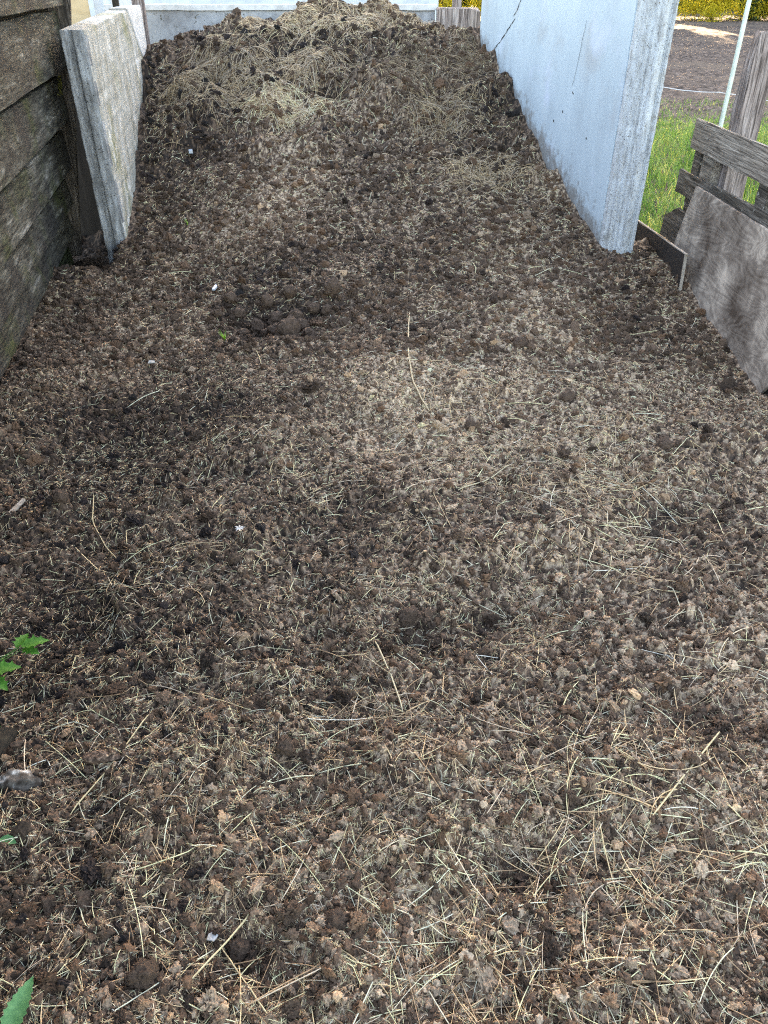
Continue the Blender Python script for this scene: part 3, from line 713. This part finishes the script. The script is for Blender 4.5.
# tall grey post behind the pallet
rings = []
for q in range(14):
    z = -.15 + 1.55*q/13; wv = .075
    top = 1 if q == 13 else 0
    rings.append([(2.005+.01, 4.86, z), (2.165, 4.90, z), (2.175, 4.97, z), (2.005, 4.96, z)] if not top else [(2.03, 4.87, z+.02), (2.15, 4.91, z+.01), (2.15, 4.955, z+.01), (2.03, 4.95, z+.02)])
o = sweep('fence_post', rings, M['purplepost'], None, .005, 8, 3.7, .006)
tag(o, 'tall silvery grey wooden post rising behind the pallet', 'post')

# white rod
rings = []
for q in range(9):
    z = -.2 + 2.3*q/8; rings.append([(2.30 + .004*z + .0155*math.cos(a*math.pi/4), 5.83 + .0155*math.sin(a*math.pi/4), z) for a in range(8)])
o = sweep('fence_rod', rings, M['rod']); tag(o, 'thin pale white-green fence rod standing behind the pallet', 'rod')
for p in o.data.polygons: p.use_smooth = True

# figured plywood sheet leaning against the pallet
def polyplate(name, outline, thick, m, parent=None, bevel=.002, sub=1, jit=.0):
    """outline = 3D polygon, thick = vector"""
    pts = []
    for i in range(len(outline)):
        a = Vector(outline[i]); b = Vector(outline[(i+1) % len(outline)])
        for k in range(10): 
            p = a.lerp(b, k/10); pts.append(p + Vector((0, N3(p, 14, 2.)*jit, N3(p, 14, 7.)*jit)))
    th = Vector(thick); return sweep(name, [pts, [p + th for p in pts]], m, parent, 0, bevel=bevel)
o = polyplate('plywood_sheet', [(1.80, 3.46, -.1), (1.845, 3.20, .25), (1.895, 3.05, .655), (1.885, 3.88, .635), (1.88, 4.93, .625), (1.80, 5.05, -.1)], (.016, 0, .001), M['ply'], None, .002, 1, .006)
tag(o, 'large weathered plywood sheet with swirling grain leaning on the pallet', 'plywood sheet')
o = polyplate('dark_plywood', [(1.862, 4.7, -.1), (1.862, 4.7, .44), (1.868, 5.12, .46), (1.872, 5.36, .36), (1.872, 5.40, -.1)], (.018, 0, 0), M['pallet_dark'], None, .002, 1, .008)
tag(o, 'dark brown board tucked behind the plywood and the black board', 'board')
e = empty('black_board', (1.75, 5, 0), 'black-faced board sunk in the manure between concrete panel and plywood', 'board')
polyplate('face', [(1.752, 4.47, -.2), (1.755, 4.545, .335), (1.752, 5.0, .315), (1.745, 5.60, .27), (1.745, 5.60, -.2)], (.012, 0, 0), M['blackboard'], e, .001, 1, .002)
board('edge', (1.750, 4.52, .334), (1.748, 5.58, .274), (0, 0, .006), (.016, 0, 0), M['ply_edge'], e, 12, .002, 2.)
board('edge', (1.749, 4.467, -.1), (1.752, 4.536, .334), (0, .008, 0), (.017, 0, 0), M['ply_edge'], e, 12, .002, 4.)
o = board('dark_batten', (1.83, 3.05, -.06), (1.83, 3.43, -.05), (.03, -.22, .30), (.03, 0, 0), M['blackboard'], None, 4, .003, 3.)
tag(o, 'black batten at the right edge under the lower corner of the plywood', 'batten')

# rope lying over the field
pts = [(4.2, 16.6), (4.92, 15.9), (5.4, 15.35), (5.82, 14.9), (6.05, 13.9), (6.9, 13.2), (8, 13.1)]
C3 = []
for i in range(len(pts)-1):
    for k in range(8):
        f = k/8; C3.append((pts[i][0]*(1-f)+pts[i+1][0]*f, pts[i][1]*(1-f)+pts[i+1][1]*f, .05+.015*math.sin(i*2.1+f*3)))
Pn = np.array(C3)[None]; v, f, c = tubes(Pn, np.array([.009]), np.ones((1, 3)))
o = link('rope', v, f, M['cap'], smooth=True); tag(o, 'thin pale rope lying across the bare field', 'rope')

# ------------------------------------------------------------------ single lumps
def ground_z(x, y): return float(height(np.array([x]), np.array([y]))[0])
bv, bf = ico(4)
LM = []
for k in range(4):
    vv = lumpy(bv, .28, 1.5, 5.+k*2.3)
    vv = np.array([p*(1 + .16*N3(p, 5, k) + .14*N3(p, 11, k) + .07*N3(p, 22, k)) for p in vv])
    o = link('dung_lump', vv, bf, M['lump'], smooth=True); LM.append(o)
first = [True]*4
def lump(x, y, r, label, group, k, m=None, sink=.35):
    if first[k]: o = LM[k]; first[k] = False
    else: o = LM[k].copy(); COL.objects.link(o)
    o.location = (x, y, ground_z(x, y) + r*(1-sink)-r*.15); o.scale = (r*random.uniform(.9, 1.2), r*random.uniform(.8, 1.05), r*random.uniform(.75, .95))
    o.rotation_euler = (random.uniform(0, 6), random.uniform(0, 6), random.uniform(0, 6))
    return tag(o, label, 'dung lump', group)
G1 = 'dung lumps in the dug hollow'
L1 = 'dark brown fist-sized dung lump among others in the hollow left of centre'
spots = [(-.52, 3.98, .068), (-.42, 4.05, .05), (-.60, 4.06, .05), (-.50, 4.22, .055), (-.62, 4.25, .058), (-.72, 4.18, .045), (-.40, 4.30, .052), (-.30, 4.42, .05), (-.33, 4.28, .042),
         (-.68, 4.38, .045), (-.83, 4.28, .04), (-.55, 4.42, .04), (-.46, 4.15, .045), (-.78, 4.06, .035), (-.9, 4.42, .04), (-.29, 4.52, .035), (-.66, 4.12, .04), (-.95, 4.25, .034)]
for i, (x, y, r) in enumerate(spots): lump(x, y, r*random.uniform(.7, 1.05), L1, G1, i % 4, sink=random.uniform(.05, .4))
G2 = 'single dung lumps on the heap'
for i, (x, y, r, lb) in enumerate([
    (-.10, .84, .030, 'round fibre-covered dung lump near the bottom edge, left of centre'),
    (-.47, .72, .028, 'brown oval dung lump near the bottom left corner behind the jagged green leaf'),
    (-.30, .80, .026, 'reddish dung lump at the bottom between crossing straws'),
    (.08, 1.78, .034, 'dark dung lump at the rim of the dark hollow in the middle'),
    (1.02, 5.0, .05, 'dark dung lump just in front of the foot of the big panel'),
    (.70, 3.75, .05, 'dark grey dung lump right of the long bent stalk'),
    (-.50, 2.02, .04, 'dark lump just below the pale flower'),
    (-1.22, 2.42, .042, 'dark lump at the left edge beside the pale stick'),
    (.83, 3.15, .05, 'dark lump on the right slope below the plywood'),
    (1.15, 2.75, .045, 'dark lump close to the right edge below the black batten'),
    (.37, 2.93, .035, 'tan rounded lump in the middle of the pale strip'),
    (-.25, 1.27, .03, 'tan lump below the grey wet patch')]):
    lump(x, y, r*(.72 if y > 1.9 else 1), lb, G2, i % 4, sink=.6)

# ------------------------------------------------------------------ single stalks (each a thing)
def stalk(pts, r, label, col=(.55, .46, .29), name='straw_stalk', tipcol=None):
    P = []
    for i in range(len(pts)-1):
        for k in range(6):
            f = k/6; P.append((pts[i][0]*(1-f)+pts[i+1][0]*f, pts[i][1]*(1-f)+pts[i+1][1]*f))
    P.append(pts[-1]); P = np.array(P); P[1:-1] = (P[:-2]+P[1:-1]*2+P[2:])/4
    h = height(P[:, 0], P[:, 1]); hs = np.array([h[max(0, i-5):i+6].max()*.6 + h[max(0, i-5):i+6].mean()*.4 for i in range(len(h))]) + r*1.5
    hs = np.maximum(hs, h+.001)
    v, f, c = tubes(np.concatenate([P, hs[:, None]], 1)[None], np.array([r]), np.array([col]))
    return tag(link(name, v, f, M['straw'], smooth=True, cols=c), label, 'stalk', 'long stalks on the heap')
stalk([(.145, 4.20), (.130, 3.95), (.12, 3.6), (.135, 3.3), (.20, 3.05)], .0045, 'long pale bent stalk standing out in the upper middle of the heap', (.5, .42, .3))
s1 = stalk([(-1.13, 2.50), (-1.08, 2.32), (-.98, 2.16), (-.90, 2.07)], .0022, 'curved thin stalk with a yellow tip on the dark soil at left', (.6, .5, .33))
stalk([(-.28, .86), (-.34, .77), (-.40, .69)], .0022, 'thick straw slanting down left near the bottom edge', (.66, .56, .36))
stalk([(-.34, .80), (-.30, .75), (-.22, .66)], .0017, 'thin straw crossing the thick slanting straw near the bottom edge', (.6, .5, .33))
stalk([(-.025, 1.64), (.02, 1.5), (.05, 1.38)], .0026, 'pale straw slanting down from the dark hollow in the middle', (.66, .58, .42))
stalk([(-.62, 1.36), (-.67, 1.2), (-.73, 1.07)], .0020, 'straight straw slanting down left of the dirty white stone area', (.62, .52, .34))
stalk([(.28, 2.44), (.40, 2.50), (.50, 2.62)], .0024, 'pale straw rising to the right on the pale strip', (.58, .5, .36))
stalk([(-1.10, 2.18), (-.98, 2.05), (-.90, 2.02)], .002, 'short straight straw beside the yellow-tipped stalk', (.6, .5, .35))
stalk([(.86, 1.30), (.72, 1.16), (.62, 1.06)], .0020, 'long straw slanting down left near the right edge of the foreground', (.62, .54, .37))

def scrap(name, pts, thick, m, label, cat, z_=.004):
    c = np.mean(np.array(pts), 0); z0 = ground_z(c[0], c[1]) + z_
    rings = [[(x, y, z0 + random.uniform(0, 1)*.006) for x, y in pts]]; rings.append([(x, y, z+thick) for x, y, z in rings[0]])
    return tag(sweep(name, rings, m), label, cat)
scrap('plastic_scrap', [(-1.02, 4.50), (-1.005, 4.50), (-1.0, 4.56), (-1.012, 4.59)], .01, M['pale'], 'small pale blue scrap left of the dug hollow', 'scrap', .02)
scrap('plastic_scrap', [(-1.205, 3.66), (-1.17, 3.665), (-1.175, 3.68), (-1.2, 3.682)], .006, M['white'], 'small white scrap on the soil left of the grass tuft', 'scrap', .015)
scrap('plastic_scrap', [(-1.52, 6.52), (-1.49, 6.52), (-1.51, 6.60), (-1.535, 6.59)], .02, M['pale'], 'tiny bluish scrap at the foot of the hay mound', 'scrap', .02)
scrap('pale_stick', [(-1.425, 2.36), (-1.40, 2.36), (-1.385, 2.47), (-1.40, 2.48)], .006, M['ply_edge'], 'short flat pale stick at the left edge', 'stick', .012)
scrap('paper_scrap', [(-.365, .80), (-.35, .797), (-.342, .808), (-.352, .816), (-.363, .812)], .004, M['white'], 'crumpled white scrap beside the straws at the bottom left', 'scrap', .008)

# pale dried flower
e = empty('dried_flower', (-.498, 2.151, ground_z(-.498, 2.151)+.02), 'small white dried flower head lying on the soil left of centre', 'flower')
Vf, Ff = [], []
c0 = Vector(e.location)
for a in range(8):
    th = a*.785 + .2; L_ = random.uniform(.016, .026); b0 = len(Vf); d = Vector((math.cos(th), math.sin(th), .25*random.random())); s_ = Vector((-d.y, d.x, 0))*.0035
    Vf += [c0, c0 + d*L_*.5 + s_, c0 + d*L_ + Vector((0, 0, -.003)), c0 + d*L_*.5 - s_]; Ff.append((b0, b0+1, b0+2, b0+3))
link('petal', [tuple(v) for v in Vf], Ff, M['white'], e)

# grass tuft beside the hollow
def tuft(x, y, n, h, label):
    z0 = ground_z(x, y); Vt, Ft = [], []
    for i in range(n):
        th = random.uniform(0, 6.283); hh = h*random.uniform(.5, 1.1); b0 = len(Vt); s_ = Vector((-math.sin(th), math.cos(th), 0))*.0022
        for k in range(4):
            t = k/3; p = Vector((x+math.cos(th)*hh*.55*t*t, y+math.sin(th)*hh*.55*t*t, z0-.005+hh*(t-.2*t*t))); Vt += [tuple(p - s_*(1-t*.9)), tuple(p + s_*(1-t*.9))]
        for k in range(3): Ft.append((b0+2*k, b0+2*k+1, b0+2*k+3, b0+2*k+2))
    o = link('grass_tuft', Vt, Ft, M['grass'], cols=np.tile(np.array([1.6, 1.9, 1.0]), (len(Vt), 1)))
    return tag(o, label, 'grass tuft')
tuft(-.855, 3.92, 26, .07, 'tiny bright green grass tuft below the dug hollow')
tuft(-1.37, 5.55, 12, .07, 'faint green sprig on the soil right of the thick concrete slab')

# weed at the left edge
def leafmesh(name, c, direction, L_, W, m, parent, lobes=5, tooth=.25, droop=.2, up=(0, 0, 1)):
    d = Vector(direction).normalized(); s = d.cross(Vector(up)).normalized(); n_ = s.cross(d); c = Vector(c)
    k = 40; Vl, Fl = [], []
    for i in range(k+1):
        t = i/k; w_ = W*math.sin(math.pi*min(1, t**.8))**.8*(1 - tooth*abs(math.sin(t*math.pi*lobes))**.6 + .0) if 0 < t < 1 else .0006
        p = c + d*L_*t - n_*droop*L_*t*t
        Vl += [tuple(p + s*w_ + n_*w_*.3), tuple(p + s*w_*.5 + n_*w_*.1), tuple(p), tuple(p - s*w_*.5 + n_*w_*.1), tuple(p - s*w_ + n_*w_*.3)]
    for i in range(k):
        for j in range(4): a = i*5+j; Fl.append((a, a+1, a+6, a+5))
    return link(name, Vl, Fl, m, parent, smooth=True)
e = empty('weed_plant', (-1.16, 1.5, 0), 'young bright green weed with lobed leaves at the left edge', 'weed')
root = Vector((-1.17, 1.45, 0))
for (tip, L_, dr) in (((-1.045, 1.60, .07), .075, (.9, .45, .1)), ((-1.06, 1.60, .065), .06, (.2, 1, .2)), ((-1.045, 1.60, .06), .055, (1, -.25, .1)),
                     ((-1.10, 1.50, .07), .085, (.9, .3, .1)), ((-1.09, 1.49, .06), .07, (.8, -.5, .05)), ((-1.10, 1.50, .07), .05, (-.4, 1, .2)),
                     ((-1.07, 1.33, .05), .075, (.9, .0, .0)), ((-1.07, 1.33, .05), .055, (.5, .8, .0))):
    tp = Vector(tip); mid = root.lerp(tp, .5) + Vector((0, 0, .03))
    leafmesh('leaf', tp, dr, L_, L_*.42, M['leaf'], e, 4, .45)
    Pn = np.array([[tuple(root), tuple(mid), tuple(tp)]]); v, f, c = tubes(Pn, np.array([.0016]), np.ones((1, 3))); link('stem', v, f, M['leaf'], e)
e = empty('nettle_leaf', (-.70, .62, .03), 'jagged green leaf pointing up at the bottom left corner', 'leaf')
zz = ground_z(-.66, .66)
leafmesh('blade', (-.68, .585, zz+.035), (.12, 1, .12), .115, .026, M['leaf_blue'], e, 9, .28, .08)
Pn = np.array([[(-.70, .53, zz), (-.685, .56, zz+.03), (-.68, .59, zz+.035)]]); v, f, c = tubes(Pn, np.array([.0016]), np.ones((1, 3))); link('leaf_stem', v, f, M['leaf'], e)
zz = ground_z(-.84, 1.0)
o = leafmesh('fallen_leaf', (-.865, 1.005, zz+.012), (1, -.25, .1), .042, .014, M['leaf_blue'], None, 3, .2, .1)
tag(o, 'small bluish-green leaf fragment lying near the left edge', 'leaf')

# rotten timber stub and dirty stone at the left edge
o = sweep('timber_stub', [[(-1.03, 1.20, z), (-.965, 1.19, z), (-.955, 1.33, z), (-1.03, 1.34, z)] for z in (-.05, 0, .03, .05)], M['rot'], None, .012, 25, 2., .006)
tag(o, 'dark rotten timber stub at the left edge below the weed', 'timber')
e_v = lumpy(ico(4)[0], .35, 1.4, 8.2)*np.array([.05, .032, .022])
zz = ground_z(-.87, 1.16)
o = link('stone', e_v + np.array([-.895, 1.17, zz-.002]), ico(4)[1], M['stone'], smooth=True); tag(o, 'dirty white stone half sunk in the manure beside the rotten stub', 'stone')
o = link('stone', lumpy(ico(3)[0], .3, 1.4, 2.2)*np.array([.05, .018, .012]) + np.array([-.70, 1.22, ground_z(-.70, 1.22)-.002]), ico(3)[1], M['lump'], smooth=True)
tag(o, 'flat grey stone sliver right of the dirty white stone', 'stone')
